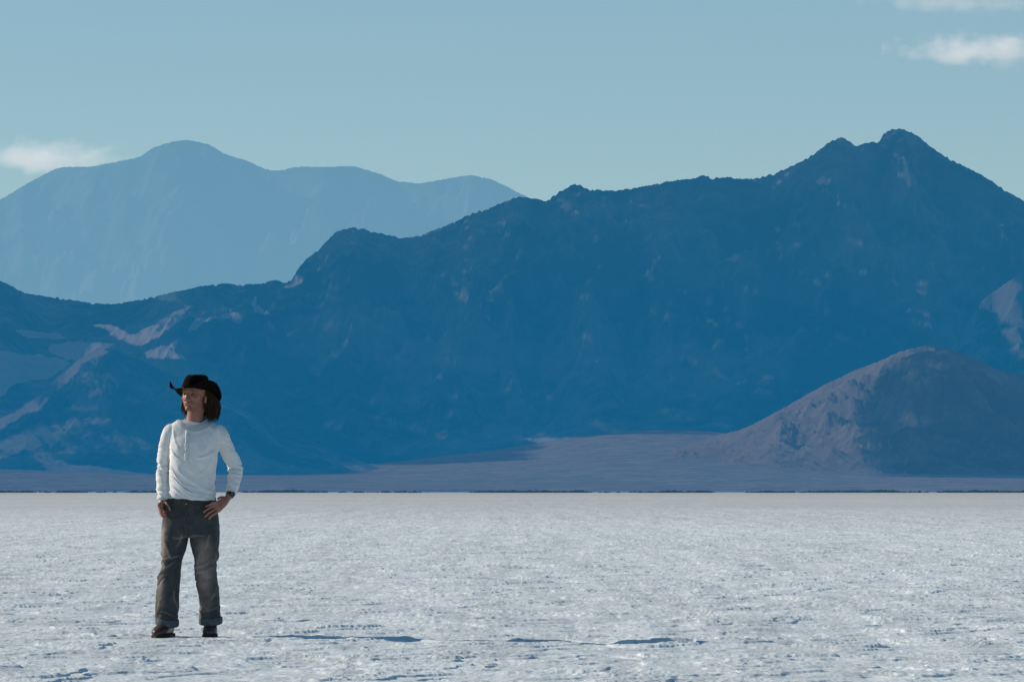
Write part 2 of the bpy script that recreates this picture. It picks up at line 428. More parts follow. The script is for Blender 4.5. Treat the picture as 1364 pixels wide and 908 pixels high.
FAR = [(-700,480),(-200,360),(-100,310),(0,264),(40,240),(75,222),(120,221),(160,213),(185,208),(200,196),(225,188),(248,185),(275,191),(300,205),(330,214),(350,224),(368,227),(395,221),(430,222),(470,220),(500,229),(530,241),(560,244),(590,238),(630,232),(660,240),(685,253),(710,266),(800,310),(1000,400),(1900,560)]
MAIN = [(-700,330),(-100,345),(-20,367),(0,375),(8,378),(35,392),(80,398),(120,404),(150,406),(180,401),(230,390),(270,381),(300,378),(320,380),(350,378),(365,373),(380,378),(390,370),(402,350),(425,332),(445,310),(460,304),(480,304),(510,312),(535,318),(560,314),(590,302),(620,288),(650,278),(675,268),(690,262),(705,264),(730,267),(745,254),(768,245),(785,252),(820,254),(860,248),(890,242),(915,238),(925,238),(940,232),(950,238),(970,235),(985,238),(1010,237),(1040,228),(1065,217),(1085,205),(1105,190),(1122,181),(1135,188),(1143,195),(1150,190),(1165,188),(1173,190),(1180,176),(1195,169),(1215,174),(1230,184),(1242,195),(1262,208),(1295,225),(1320,238),(1345,255),(1364,266),(1450,320),(1600,400),(1900,470)]
FOOT = [(-700,660),(-120,620),(0,560),(50,527),(80,503),(103,480),(125,466),(140,460),(155,463),(190,482),(240,505),(320,545),(420,590),(500,622),(600,655),(1900,690)]
HILL = [(-700,690),(820,640),(900,598),(930,588),(960,579),(985,573),(1010,562),(1050,540),(1100,512),(1140,493),(1170,482),(1200,468),(1235,461),(1260,464),(1290,475),(1330,492),(1364,500),(1450,530),(1600,600),(1900,640)]
SIDE = [(-700,690),(1100,640),(1200,560),(1260,480),(1290,430),(1308,402),(1340,378),(1364,362),(1450,310),(1600,290),(1900,300)]
ROCK = [(.34, (.015, .025, .03)), (.46, (.06, .065, .06)), (.56, (.16, .135, .12)), (.66, (.25, .20, .18))]
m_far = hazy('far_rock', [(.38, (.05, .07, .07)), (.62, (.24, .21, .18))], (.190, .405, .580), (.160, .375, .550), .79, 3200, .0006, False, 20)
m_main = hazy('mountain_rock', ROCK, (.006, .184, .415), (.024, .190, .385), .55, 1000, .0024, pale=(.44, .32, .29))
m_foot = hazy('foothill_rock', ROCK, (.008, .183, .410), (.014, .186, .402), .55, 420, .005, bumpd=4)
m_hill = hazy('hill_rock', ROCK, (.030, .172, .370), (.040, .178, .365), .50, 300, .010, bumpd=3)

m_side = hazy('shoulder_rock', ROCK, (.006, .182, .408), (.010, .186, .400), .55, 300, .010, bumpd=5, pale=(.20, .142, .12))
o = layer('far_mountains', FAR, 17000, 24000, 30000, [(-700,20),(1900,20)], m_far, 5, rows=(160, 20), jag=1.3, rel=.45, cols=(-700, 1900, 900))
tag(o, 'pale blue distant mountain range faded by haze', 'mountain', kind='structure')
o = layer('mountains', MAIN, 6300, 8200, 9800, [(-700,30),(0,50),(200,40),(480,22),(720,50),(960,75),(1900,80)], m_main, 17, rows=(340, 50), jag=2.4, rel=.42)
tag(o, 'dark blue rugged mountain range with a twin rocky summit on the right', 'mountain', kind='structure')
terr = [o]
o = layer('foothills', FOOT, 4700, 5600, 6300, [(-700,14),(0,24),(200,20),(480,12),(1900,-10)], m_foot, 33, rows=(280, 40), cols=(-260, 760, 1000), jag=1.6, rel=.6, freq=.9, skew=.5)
tag(o, 'craggy blue foothills with slopes tinted sunlit lavender at the left', 'hills', kind='structure'); terr.append(o)
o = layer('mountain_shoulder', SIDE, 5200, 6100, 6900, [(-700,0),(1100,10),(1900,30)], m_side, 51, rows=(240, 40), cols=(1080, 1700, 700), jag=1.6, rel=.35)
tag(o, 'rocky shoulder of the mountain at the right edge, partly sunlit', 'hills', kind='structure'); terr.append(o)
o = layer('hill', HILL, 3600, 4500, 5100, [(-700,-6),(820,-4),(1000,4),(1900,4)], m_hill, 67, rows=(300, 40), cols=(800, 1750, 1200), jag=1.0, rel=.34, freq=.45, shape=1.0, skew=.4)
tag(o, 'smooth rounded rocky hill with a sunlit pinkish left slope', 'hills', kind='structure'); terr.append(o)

# gravel apron between the salt and the mountains
ya = np.concatenate([np.linspace(1180, 7200, 420)]); pxa = np.linspace(-300, 1664, 1000)
Ya, Pa = np.meshgrid(ya, pxa, indexing='ij')
Xa = (Pa - 682) / FPX * Ya
tt = np.clip((Ya - 1180) / (6400 - 1180), 0, 1.2)
apr = interp([(-300,34),(100,34),(212,26),(480,28),(560,38),(690,54),(800,74),(960,80),(1100,50),(1664,30)], pxa)
apr = np.convolve(np.pad(apr, 40, 'edge'), np.ones(81) / 81, 'valid')[None, :]
ea = 2.6 * sstep(0, .03, tt) + tt ** 1.25 * apr
ea += .5 * fbm(Xa / 260, Ya / 500, None, 4, 8) * sstep(0, .2, tt) * 1.5
Za = ea * Ya / FPX + CAMH; Za[0] = -3
Za += 1.1 * fbm(Xa / 30, Ya / 60, None, 3, 12)
Va = np.stack([Xa, Ya, Za], -1).reshape(-1, 3)
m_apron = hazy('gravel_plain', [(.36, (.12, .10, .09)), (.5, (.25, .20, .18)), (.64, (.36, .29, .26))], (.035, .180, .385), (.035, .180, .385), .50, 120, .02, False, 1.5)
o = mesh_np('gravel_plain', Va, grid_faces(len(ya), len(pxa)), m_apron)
tag(o, 'lavender gravel plain sloping up between the salt and the mountains', 'ground', kind='structure'); terr.append(o)

# ---- added sheets out of view (above and left), cut to shade the range
bm = bmesh.new()
for o in terr:
    bm.from_mesh(o.data)
bvh = BVHTree.FromBMesh(bm); bm.free()
m_shade_deck = simple('shade_deck_white', (.8, .8, .8), .9, .05, .002)
def deck(ALT, STEP, x0, x1, y0, y1, pxa, pxb, label):
    gx = np.arange(x0, x1, STEP); gy = np.arange(y0, y1, STEP * 1.5)
    keep = np.zeros((len(gy), len(gx)), bool); hp = []; ij = []
    for j, yy in enumerate(gy):
        for i, xx in enumerate(gx):
            if ALT / yy < .178 and xx / yy > -.186: continue
            hit = bvh.ray_cast(Vector((xx, yy, ALT)), -sd, 9000)[0]
            if hit is None or hit.y < 1500 or hit.y > 9300: continue
            q = hit.x / hit.y * FPX + 682
            if q < pxa or q >= pxb: continue
            hp.append((q, HZ - (hit.z - CAMH) / hit.y * FPX, hit.y)); ij.append((j, i))
    hp = np.array(hp); ij = np.array(ij); ppx, py = hp[:, 0], hp[:, 1]
    lk = .04 + .14 * sstep(.12, .42, fbm(ppx * .014 + 3, py * .02, None, 4, 404))
    for (fx, fy, fr) in ((600, 385, 34), (445, 385, 40), (665, 372, 26), (832, 352, 40), (925, 425, 50), (690, 262, 22), (765, 270, 20), (1120, 195, 24), (1185, 185, 18), (1125, 283, 16), (590, 490, 22), (660, 520, 28), (395, 350, 16)):
        lk = np.maximum(lk, .36 * np.exp(-(((ppx - fx) ** 2 + ((py - fy) * 1.5) ** 2) / fr ** 2)))
    lk = lk * (ppx > 330) * (py < 590) * (ppx < 1250)
    lk = np.maximum(lk, (ppx < 210) * (py > 455) * (py < 605) * .55 * sstep(-.05, .3, fbm(ppx * .02, py * .035, None, 3, 414)))
    shade = ~is_lit(ppx, py, hp[:, 2]) & (RNG.rand(len(ppx)) > lk)
    keep[ij[shade, 0], ij[shade, 1]] = True
    JJ, II = np.nonzero(keep); vm = {}; Vc = []; Fc = []
    def cv(j, i):
        if (j, i) not in vm:
            vm[(j, i)] = len(Vc); Vc.append((gx[0] + (i - .5) * STEP, gy[0] + (j - .5) * STEP * 1.5, ALT))
        return vm[(j, i)]
    for j, i in zip(JJ, II): Fc.append((cv(j, i), cv(j, i + 1), cv(j + 1, i + 1), cv(j + 1, i)))
    Vc = np.array(Vc); Vc[:, 2] += 14 * fbm(Vc[:, 0] / 300, Vc[:, 1] / 300, None, 3, 88)
    o = mesh_np('shade_deck', Vc, np.array(Fc), m_shade_deck)
    tag(o, label, 'cloud', kind='structure')
deck(1650.0, 26.0, -4600, 1300, 4200, 10500, 320, 1e9, 'added high sheet out of view, cut to shade the mountains')
deck(800.0, 12.0, -4000, -700, 3000, 9600, -200, 320, 'added low sheet out of view, cut to shade the foothills')

# ---- scrub line at the edge of the salt
sv = []; sf = []
for k in range(9000):
    yb = random.uniform(1040, 1175); px = random.uniform(-140, 1500)
    dens = float(noise3(np.array([px * .012]), np.array([3.3]), None, 7)[0]) + .45 * float(noise3(np.array([px * .06]), np.array([8.3]), None, 9)[0])
    if random.random() > .42 + dens * 1.6: continue
    x = (px - 682) / FPX * yb; r = random.uniform(.2, 1.0) ** 1.3 * (1.1 + dens); hh = r * random.uniform(.5, .85)
    b0 = len(sv); m_ = 7
    sv.append((x + random.uniform(-.2, .2), yb, hh))
    for a in range(m_):
        an = a / m_ * 6.283; rr = r * random.uniform(.5, 1); sv.append((x + rr * math.cos(an) * .7, yb + rr * math.sin(an) * .7, hh * random.uniform(.5, .95)))
    for a in range(m_):
        an = a / m_ * 6.283; rr = r * random.uniform(.8, 1.1); sv.append((x + rr * math.cos(an), yb + rr * math.sin(an), -.1))
    for a in range(m_):
        c1, c2 = b0 + 1 + a, b0 + 1 + (a + 1) % m_
        sf += [(b0, c1, c2), (c1, c1 + m_, c2 + m_), (c1, c2 + m_, c2)]
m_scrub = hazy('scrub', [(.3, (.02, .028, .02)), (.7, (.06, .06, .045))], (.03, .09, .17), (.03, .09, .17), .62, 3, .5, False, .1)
o = mesh_np('desert_scrub', np.array(sv), np.array(sf), m_scrub)
tag(o, 'thin dark line of desert scrub along the far edge of the salt', 'scrub', kind='stuff')

# ================================================================= CLOUDS IN VIEW
def cloud(name, label, px, py, wpx, hpx, Y, dens, seed, flatb=.5, col=(1, .93, .9)):
    X = (px - 682) / FPX * Y; Z = (HZ - py) / FPX * Y; rx = wpx / 2 / FPX * Y; rz = hpx / 2 / FPX * Y; ry = rx * .5
    s = Soup(); s.box((0, 0, 0), (1, 1, 1))
    t = NT(name + '_vapour'); co = t.coords()
    mp = t.n('ShaderNodeMapping'); t.t.links.new(co, mp.inputs[0]); mp.inputs['Scale'].default_value = (wpx / hpx * .75, wpx / hpx * .5, 1.0); mp.inputs['Location'].default_value = (seed * 3.7, seed, 0)
    ln = t.n('ShaderNodeVectorMath', _operation='LENGTH'); t.t.links.new(co, ln.inputs[0])
    f = t.noise(mp.outputs[0], 1.1, 5, .6)
    sp = t.n('ShaderNodeSeparateXYZ'); t.t.links.new(co, sp.inputs[0])
    low = t.math('MULTIPLY', t.math('MAXIMUM', t.math('MULTIPLY', sp.outputs[2], -1.0), 0.0), flatb)
    d = t.math('SUBTRACT', t.math('ADD', t.math('SUBTRACT', 1.0, ln.outputs['Value']), t.math('MULTIPLY', t.math('SUBTRACT', f, .5), 2.6)), low)
    d = t.math('MULTIPLY', t.math('SUBTRACT', d, .22), 2.2, clamp=True)
    d = t.math('MULTIPLY', d, dens)
    v = t.n('ShaderNodeVolumePrincipled'); v.inputs['Color'].default_value = (*col, 1); v.inputs['Anisotropy'].default_value = .2
    t.t.links.new(d, v.inputs['Density']); v.inputs['Emission Color'].default_value = (.56, .56, .60, 1)
    t.t.links.new(t.math('MULTIPLY', d, .30), v.inputs['Emission Strength'])
    t.t.links.new(v.outputs[0], t.out.inputs[1])
    o = mesh_np(name, np.array(s.V), s.F, t.m, smooth=False); o.location = (X, Y, Z); o.scale = (rx, ry, rz)
    t.m.volume_intersection_method if False else None
    return tag(o, label, 'cloud', kind='structure')
cloud('cloud', 'flat pinkish white cloud above the twin summit', 1312, 67, 270, 62, 14000, .0034, 3)
cloud('cloud', 'thin cloud at the top right corner of the sky', 1285, -2, 290, 56, 15000, .0013, 8)
cloud('cloud', 'small pinkish cloud behind the far left mountain', 62, 214, 270, 66, 33000, .0010, 5)

# ================================================================= PERSON
person = link(bpy.data.objects.new('person', None)); person.location = (PX0, DP, 0); person.empty_display_size = .2
tag(person, 'man in black cowboy hat, white henley shirt and grey jeans standing with hand on hip', 'person')
def X(px): return (px - 256) / PXM
def Z(py): return (847 - py) / PXM

# --- skin
t = NT('skin'); co = t.coords(); f = t.noise(co, 30, 5)
col = t.ramp(f, [(.3, (.26, .105, .074)), (.7, (.36, .160, .114))])
col = t.mix(col, (.07, .035, .025), t.attr('beard'))
col = t.mix(col, (.36, .09, .075), t.attr('lip'))
t.bsdf(col, .5, t.bump(t.noise(co, 300, 3), .25, .001), Subsurface_Weight=.08, Subsurface_Scale=.01, Specular_IOR_Level=.35)
m_skin = t.m
HC = Vector((X(258.7), .0, Z(529.5)))         # head centre
HM = Matrix.Translation(HC) @ Matrix.Rotation(R(-25), 4, 'Z') @ Matrix.Rotation(R(-3), 4, 'X') @ Matrix.Diagonal((1.12, 1.03, 1.0, 1))
hd = Soup()
hd.ell((0, .012, .042), (.077, .095, .097)); hd.ell((0, -.02, -.005), (.068, .073, .085))
hd.ell((0, -.030, -.052), (.054, .058, .052)); hd.ell((0, -.076, -.093), (.023, .020, .020))
hd.ell((-.045, .0, -.055), (.018, .036, .030)); hd.ell((.045, .0, -.055), (.018, .036, .030))
hd.ell((0, -.082, .038), (.050, .014, .013)); hd.ell((0, -.072, .060), (.052, .022, .035))
for s_ in (-1, 1):
    hd.ell((s_ * .040, -.060, -.016), (.017, .018, .016))
    hd.ell((s_ * .016, -.098, -.031), (.0075, .010, .0075))
    hd.ell((s_ * .081, .012, -.018), (.007, .019, .031), Matrix.Rotation(R(s_ * 14), 3, 'Z') @ Matrix.Rotation(R(-10), 3, 'X'))
    hd.ell((s_ * .078, .010, -.035), (.006, .012, .014))
hd.tube([(0, -.086, .022, .007), (0, -.096, .0, .0085), (0, -.106, -.022, .011), (0, -.098, -.034, .009)], n=14)
hd.ell((0, -.084, -.052), (.030, .016, .024))
hd.ell((0, -.0985, -.0510), (.021, .0065, .0042)); hd.ell((0, -.0970, -.0605), (.018, .0065, .0048))
hd.tube([(.004, .028, -.03, .057, .060), (.004, .032, -.09, .056, .058)], sub=1, n=24)
hd.xform(HM)
body = Soup(); body.V = list(hd.V); body.F = list(hd.F)
body.tube([(X(260), .02, Z(545), .056, .058), (X(259.5), .026, Z(558), .064, .060), (X(258), .03, Z(568), .075, .066), (X(258), .03, Z(578), .12, .075)], n=28)
body.tube([(X(257.5), .02, Z(574), .13, .07), (X(257), .015, Z(590), .145, .09), (X(257), .0, Z(620), .135, .09), (X(256.5), 0, Z(650), .125, .085), (X(255.5), 0, Z(680), .13, .085), (X(255), 0, Z(700), .11, .06)], n=28, power=2.3)
for (xa, xb, xk, xf, yf) in ((236, 234, 230, 226, -.10), (273, 275, 276, 281, .0)):
    body.tube([(X(xa), 0, Z(700), .075), (X(xb), 0, Z(725), .070), (X(xk), yf * .5 - .015, Z(768), .045), (X(xf), yf + .01, Z(800), .045), (X(xf), yf + .02, Z(830), .032)], n=18)
    body.tube([(X(xf), yf + .05, .05, .024), (X(xf), yf - .03, .035, .022)], n=12)
# arms (his right = screen left)
body.tube([(X(228), .02, Z(576), .050), (X(219), .035, Z(602), .041), (X(216), .045, Z(627), .034), (X(217), .01, Z(645), .033), (X(219.5), -.045, Z(663), .025, .021), (X(219.5), -.058, Z(669), .026, .020)], n=18)
body.tube([(X(292), .02, Z(578), .050), (X(303), .055, Z(602), .041), (X(313), .085, Z(623), .035), (X(313), .04, Z(639), .034), (X(308.5), -.015, Z(656), .026, .023), (X(305), -.045, Z(663.5), .026, .020)], n=18)
def finger(pts, r=.0088): body.tube([(p[0], p[1], p[2], r * (1 - .07 * i)) for i, p in enumerate(pts)], n=12, sub=4)
# screen-left hand: thumb hooked in the pocket, fingers curling down across the hip
body.tube([(X(219.5), -.058, Z(667), .026, .019), (X(218), -.080, Z(673), .019, .036), (X(217), -.095, Z(680), .016, .036)], n=16)
for k, (dy, dz, L) in enumerate([(-.135, 672.5, 1.0), (-.118, 676.0, 1.05), (-.098, 680.0, 1.0), (-.076, 683.0, .85)]):
    bx_, bz = X(215.2 + .6 * k), Z(dz)
    finger([(bx_ + .008, dy + .028, bz + .012), (bx_ - .004, dy - .006, bz - .006), (bx_ + .010 * L, dy - .030, bz - .027 * L), (bx_ + .032 * L, dy - .040, bz - .043 * L), (bx_ + .050 * L, dy - .034, bz - .052 * L)], .0094)
finger([(X(221), -.07, Z(668), ), (X(224.5), -.105, Z(671)), (X(228), -.120, Z(675)), (X(230), -.118, Z(680))], .0105)
# screen-right hand planted on the hip
body.tube([(X(306), -.04, Z(662), .024, .020), (X(300), -.075, Z(669), .017, .033), (X(291.5), -.112, Z(676), .014, .042)], n=16, up=(0, 1, 0))
for (kx, kz, mx, mz, tx, tz, dy) in ((290.5, 670.0, 284.5, 671.6, 278.0, 675.0, -.140), (289.2, 673.8, 282.0, 677.4, 274.5, 682.5, -.145),
                                      (289.6, 678.0, 283.6, 682.4, 276.8, 688.5, -.140), (291.3, 682.0, 287.0, 685.8, 281.2, 691.5, -.128)):
    finger([(X(kx + 3), dy + .042, Z(kz - 1)), (X(kx), dy + .012, Z(kz)), (X(mx + 2), dy - .006, Z(mz - 1)), (X(mx - 2), dy - .004, Z(mz + 1.5)), (X(tx), dy + .006, Z(tz))], .0108)
finger([(X(302), -.05, Z(666)), (X(299), -.02, Z(663)), (X(294), .02, Z(663)), (X(290), .05, Z(665))], .0105)

HMi = HM.inverted()
def headlocal(V):
    Mi = np.array(HMi); return V @ Mi[:3, :3].T + Mi[:3, 3]
def beardf(V, N):
    h = headlocal(V); a = sstep(-.025, -.055, h[:, 2]) * sstep(-.135, -.10, h[:, 2]) * sstep(.03, -.01, h[:, 1]) * .22
    a = a * (1 - np.exp(-((h[:, 0] / .022) ** 2 + ((h[:, 2] + .056) / .009) ** 2)) * .9)
    brow = np.zeros(len(h))
    for s_ in (-1, 1):
        brow = np.maximum(brow, np.exp(-(((h[:, 0] - s_ * .033) / .017) ** 2 + ((h[:, 2] - .034 + .1 * abs(h[:, 0] - s_ * .033)) / .0048) ** 2)) * (h[:, 1] < -.05) * .85)
    must = np.exp(-((h[:, 0] / .024) ** 2 + ((h[:, 2] + .044) / .005) ** 2)) * (h[:, 1] < -.06) * .25
    return np.clip(np.maximum(a + must, brow), 0, 1)
def lipf(V, N):
    h = headlocal(V)
    return np.exp(-((h[:, 0] / .016) ** 4 + ((h[:, 2] + .0555 + 6 * h[:, 0] ** 2) / .0068) ** 4)) * (h[:, 1] < -.085) * .6
def socket(V, N):
    h = headlocal(V); push = np.zeros(len(h))
    for s_ in (-1, 1):
        push += np.exp(-(((h[:, 0] - s_ * .031) / .017) ** 2 + ((h[:, 2] - .013) / .012) ** 2)) * (h[:, 1] < -.04) * .010
    push += np.exp(-((h[:, 0] / .022) ** 2 + ((h[:, 2] + .0558) / .0022) ** 2)) * (h[:, 1] < -.085) * .003
    for s_ in (-1, 1):
        push += np.exp(-(((h[:, 1] - .006) / .008) ** 2 + ((h[:, 2] + .018) / .012) ** 2)) * (s_ * h[:, 0] > .083) * .004
    back = (HM.to_3x3() @ Vector((0, 1, 0))).normalized()
    return V + push[:, None] * np.array(back)
OB = fuse('body', body, m_skin, .0034, 3, person, attrs={'beard': beardf, 'lip': lipf}, carve=socket)
# eyes
t = NT('eye_white'); co = t.coords()
dn = t.n('ShaderNodeVectorMath', _operation='DISTANCE'); t.t.links.new(co, dn.inputs[0]); dn.inputs[1].default_value = (0, -.012, 0)
col = t.ramp(dn.outputs['Value'], [(.0, (.01, .01, .01)), (.0028, (.01, .01, .01)), (.0032, (.09, .055, .03)), (.0062, (.07, .04, .025)), (.0068, (.13, .10, .09))])
t.bsdf(col, .6, None, Specular_IOR_Level=.15); m_eye = t.m
for s_ in (-1, 1):
    s = Soup(); s.ell((0, 0, 0), (.0122, .0122, .0122))
    e = mesh_np('eye', np.array(s.V), s.F, m_eye, parent=person); e.matrix_local = HM @ Matrix.Translation((s_ * .031, -.0700, .013))

# --- shirt
t = NT('white_knit'); co = t.coords(); f = t.noise(co, 9, 5); fr = t.n('ShaderNodeTexWave', Scale=160.0, Distortion=1.5, Detail=2.0)
t.t.links.new(co, fr.inputs['Vector'])
col = t.ramp(f, [(.3, (.63, .615, .61)), (.7, (.75, .735, .73))])
t.bsdf(col, .9, t.bump(t.math('ADD', t.math('MULTIPLY', fr.outputs['Fac'], .3), t.noise(co, 120, 4)), .35, .0015), Subsurface_Weight=.03, Subsurface_Scale=.02)
m_shirt = t.m
sh = Soup()
def sec(py, xl, xr, yc, d): return (X((xl + xr) / 2), yc, Z(py), (xr - xl) / 2 / PXM, d)
sh.tube([sec(563, 236, 284, .03, .070), sec(568, 229, 290, .03, .082), sec(575, 224, 294, .025, .094), sec(588, 224, 293.5, .015, .112), sec(604, 226, 290.5, .0, .122), sec(622, 226.5, 288.5, -.005, .118), sec(640, 226, 286.5, -.005, .113), sec(655, 225.5, 287.5, -.008, .118), sec(666, 225, 288.5, -.008, .124)], n=48, power=2.35, sub=6, cap=False)
sh.tube([(X(262), .03, Z(567), .05), (X(240), .03, Z(569), .040), (X(227), .025, Z(574.5), .05)], n=20)
sh.tube([(X(258), .03, Z(567), .05), (X(278), .03, Z(570), .040), (X(292), .025, Z(579), .05)], n=20)
sh.tube([(X(232), .025, Z(571), .040), (X(226.5), .02, Z(577), .056, .060), (X(220), .035, Z(600), .054, .058), (X(217), .045, Z(624), .049, .052), (X(217), .015, Z(643), .049, .050), (X(218.2), -.03, Z(657), .043, .042), (X(219.5), -.05, Z(666), .035, .034)], n=24)
sh.tube([(X(286), .025, Z(572), .040), (X(292.5), .02, Z(578), .058, .062), (X(301), .05, Z(599), .056, .058), (X(312), .085, Z(622), .052, .054), (X(312.5), .045, Z(637), .048, .048), (X(310.0), .005, Z(651), .041, .040), (X(308.6), -.008, Z(656), .038, .036)], n=24)
def ridge_line(V, a, b, wd, h):
    """raised crease between two photo points, on the front of the cloth"""
    ax, az, bx, bz = X(a[0]), Z(a[1]), X(b[0]), Z(b[1]); dx, dz = bx - ax, bz - az; L = math.hypot(dx, dz)
    u = ((V[:, 0] - ax) * dx + (V[:, 2] - az) * dz) / L / L; d = ((V[:, 0] - ax) * dz - (V[:, 2] - az) * dx) / L
    d = d + .006 * np.sin(u * 5 + ax * 30)
    return h * np.exp(-(d / wd) ** 2) * sstep(-.12, .15, u) * sstep(1.12, .85, u) * (V[:, 1] < .04)
SFOLDS = [((227,634),(262,660),.006,.009),((227,646),(256,666),.006,.009),((228,622),(248,648),.007,.007),((288,603),(266,612),.007,.007),((286,614),(268,634),.008,.005),
          ((287,650),(274,657),.005,.006),((228,598),(242,614),.008,.006),((231,574),(240,600),.010,.005),((285,655),(266,665),.005,.006),((240,625),(262,648),.008,.005),((284,580),(276,600),.010,.004)]
def shirt_disp(V, N):
    x, y, z = V[:, 0], V[:, 1], V[:, 2]
    armL = sstep(X(229), X(223), x) * sstep(Z(570), Z(590), z); armR = sstep(X(290), X(297), x) * sstep(Z(570), Z(585), z)
    arm = np.maximum(armL, armR)
    tors = 1 - arm
    wx = x + .02 * noise3(x * 9, z * 9, y * 9, 3)
    # stretched folds pulling diagonally across the belly, bunched cloth above the hem
    d1 = fbm((wx * .55 + z * .85) * 22, (x * .85 - z * .5) * 5, y * 6, 2, 11) * .0125 * sstep(Z(585), Z(640), z)
    d3 = noise3(x * 7, y * 10, z * 34 + 1.3 * x * 10, 15) * .014 * sstep(Z(635), Z(660), z)
    d2 = fbm(x * 12, y * 12, z * 12, 2, 14) * .006
    # rings of creases on the sleeves, strongest at the elbow and the cuff
    cr = fbm(x * 14, y * 14, z * 52 + x * 16, 2, 21)
    e = .35 + np.exp(-((z - Z(624)) / .05) ** 2) * .8 + sstep(Z(640), Z(660), z) * .8
    da = cr * .0165 * e
    pit = .010 * np.exp(-((z - (Z(604) + 0)) / .035) ** 2) * (np.exp(-((x - X(228)) / .012) ** 2) + np.exp(-((x - X(290)) / .012) ** 2)) * noise3(x * 50, y * 50, z * 60, 8)
    sf = 0
    for a, b, wd, h in SFOLDS: sf = sf + ridge_line(V, a, b, wd, h)
    d1 = np.sign(d1) * np.abs(d1 / .006) ** .8 * .0045 + sf
    return tors * (d1 + d2 + d3) + arm * (da + d2) + pit
def hem_cut(V, N):
    # gentle swoop of the hem
    z = V[:, 2]; lowt = sstep(Z(650), Z(667), z) * (np.abs(V[:, 0] - X(256.5)) < (34 / PXM))
    V = V.copy(); V[:, 2] -= lowt * (.018 * sstep(-.17, .10, V[:, 0]) - .012)
    return V
SHIRT = fuse('shirt', sh, m_shirt, .0045, 5, person, disp=shirt_disp, carve=hem_cut)

def peel(src, name, mat, test, off, parent, thick=None):
    """a thin layer lying on src where test(V) holds (collar band, placket, waistband...)"""
    me = src.data; V, N = arrays(me); ok = test(V, N); faces = []; idx = {}; out = []
    for p in me.polygons:
        if all(ok[v] for v in p.vertices):
            f = []
            for v in p.vertices:
                if v not in idx: idx[v] = len(out); out.append(V[v] + N[v] * off)
                f.append(idx[v])
            faces.append(f)
    if not faces: print('EMPTY peel', name); return None
    o = mesh_np(name, np.array(out), faces, mat, parent=parent)
    m = o.modifiers.new('t', 'SOLIDIFY'); m.thickness = off * 1.1; m.offset = -1
    return o
m_rib = simple('shirt_rib', (.47, .465, .49), .9, .12, 260, .001)
m_trim = simple('shirt_trim', (.66, .65, .65), .9, .08, 200, .001)
cx, cyy = X(260.5), .02
def neckr(V):
    # distance from the neck axis measured along the tilted neckline
    zline = Z(562) - .35 * (cyy - V[:, 1]) - .0
    return np.sqrt(((V[:, 0] - cx) / 1.0) ** 2 + ((V[:, 1] - cyy) / .92) ** 2)
def neckband(V, N, r0, r1):
    r = neckr(V); ang = np.arctan2(V[:, 0] - cx, -(V[:, 1] - cyy)); return r, ang
# the neckline is built as a sheet of rings laid on the shirt front and shoulders
bvs = BVHTree.FromObject(SHIRT, bpy.context.evaluated_depsgraph_get())
def ring_band(name, mat, ell0, ell1, off, parent, n=72, m=5, th=.0035):
    """ell: (ax, half width in photo px, drop at front, rise at back) -> loops around the neck"""
    V = []; F = []
    for j in range(m):
        s = j / (m - 1)
        hw = ell0[0] * (1 - s) + ell1[0] * s; zs = ell0[1] * (1 - s) + ell1[1] * s; zf = ell0[2] * (1 - s) + ell1[2] * s; dp = ell0[3] * (1 - s) + ell1[3] * s
        for i in range(n):
            a = 2 * math.pi * i / n
            x = cx + hw * math.sin(a); y = cyy - dp * math.cos(a) + .01
            z = zs + (zf - zs) * max(0, math.cos(a)) ** 1.3 + .012 * max(0, -math.cos(a))
            p = Vector((x, y, z)); h = bvs.find_nearest(p)
            q = h[0] + h[1] * off if (h[0] is not None and ell0[4] is False) else p
            if j >= 1 or True:
                if h[0] is not None:
                    wgt = min(1, max(0, (s - .0) / .45)); q = p.lerp(h[0] + h[1] * off, wgt)
            V.append(q)
    for j in range(m - 1):
        for i in range(n): F.append((j * n + i, (j + 1) * n + i, (j + 1) * n + (i + 1) % n, j * n + (i + 1) % n))
    o = mesh_np(name, np.array([tuple(v) for v in V]), F, mat, parent=parent)
    md = o.modifiers.new('t', 'SOLIDIFY'); md.thickness = th; md.offset = 0
    return o, V
collar, cvs = ring_band('collar', m_rib, (.080, Z(559), Z(566), .084, 1), (.134, Z(562), Z(575.5), .125, 1), .0025, SHIRT, th=.002)
def cord(name, pts, r, mat, parent, closed=True, n=8):
    V = []; F = []; m = len(pts); P = [Vector(p) for p in pts]
    for i in range(m):
        T = (P[(i + 1) % m] - P[i - 1]) if closed else (P[min(i + 1, m - 1)] - P[max(i - 1, 0)])
        T.normalize(); U = T.cross(Vector((0, 0, 1)));
        if U.length < .05: U = T.cross(Vector((0, 1, 0)))
        U.normalize(); W = T.cross(U)
        for k in range(n):
            a = 2 * math.pi * k / n; V.append(tuple(P[i] + U * math.cos(a) * r + W * math.sin(a) * r))
    for i in range(m if closed else m - 1):
        for k in range(n): F.append((i * n + k, i * n + (k + 1) % n, ((i + 1) % m) * n + (k + 1) % n, ((i + 1) % m) * n + k))
    return mesh_np(name, np.array(V), F, mat, parent=parent)
NR = 72
cord('collar_edge', cvs[:NR], .0028, m_trim, SHIRT); cord('collar_seam', cvs[-NR:], .0024, m_trim, SHIRT)
def on_front(bv, x, z, off=.003, ystart=-.6):
    h = bv.ray_cast(Vector((x, ystart, z)), Vector((0, 1, 0)), 1.2)
    return (h[0] + h[1] * off) if h[0] is not None else Vector((x, 0, z))
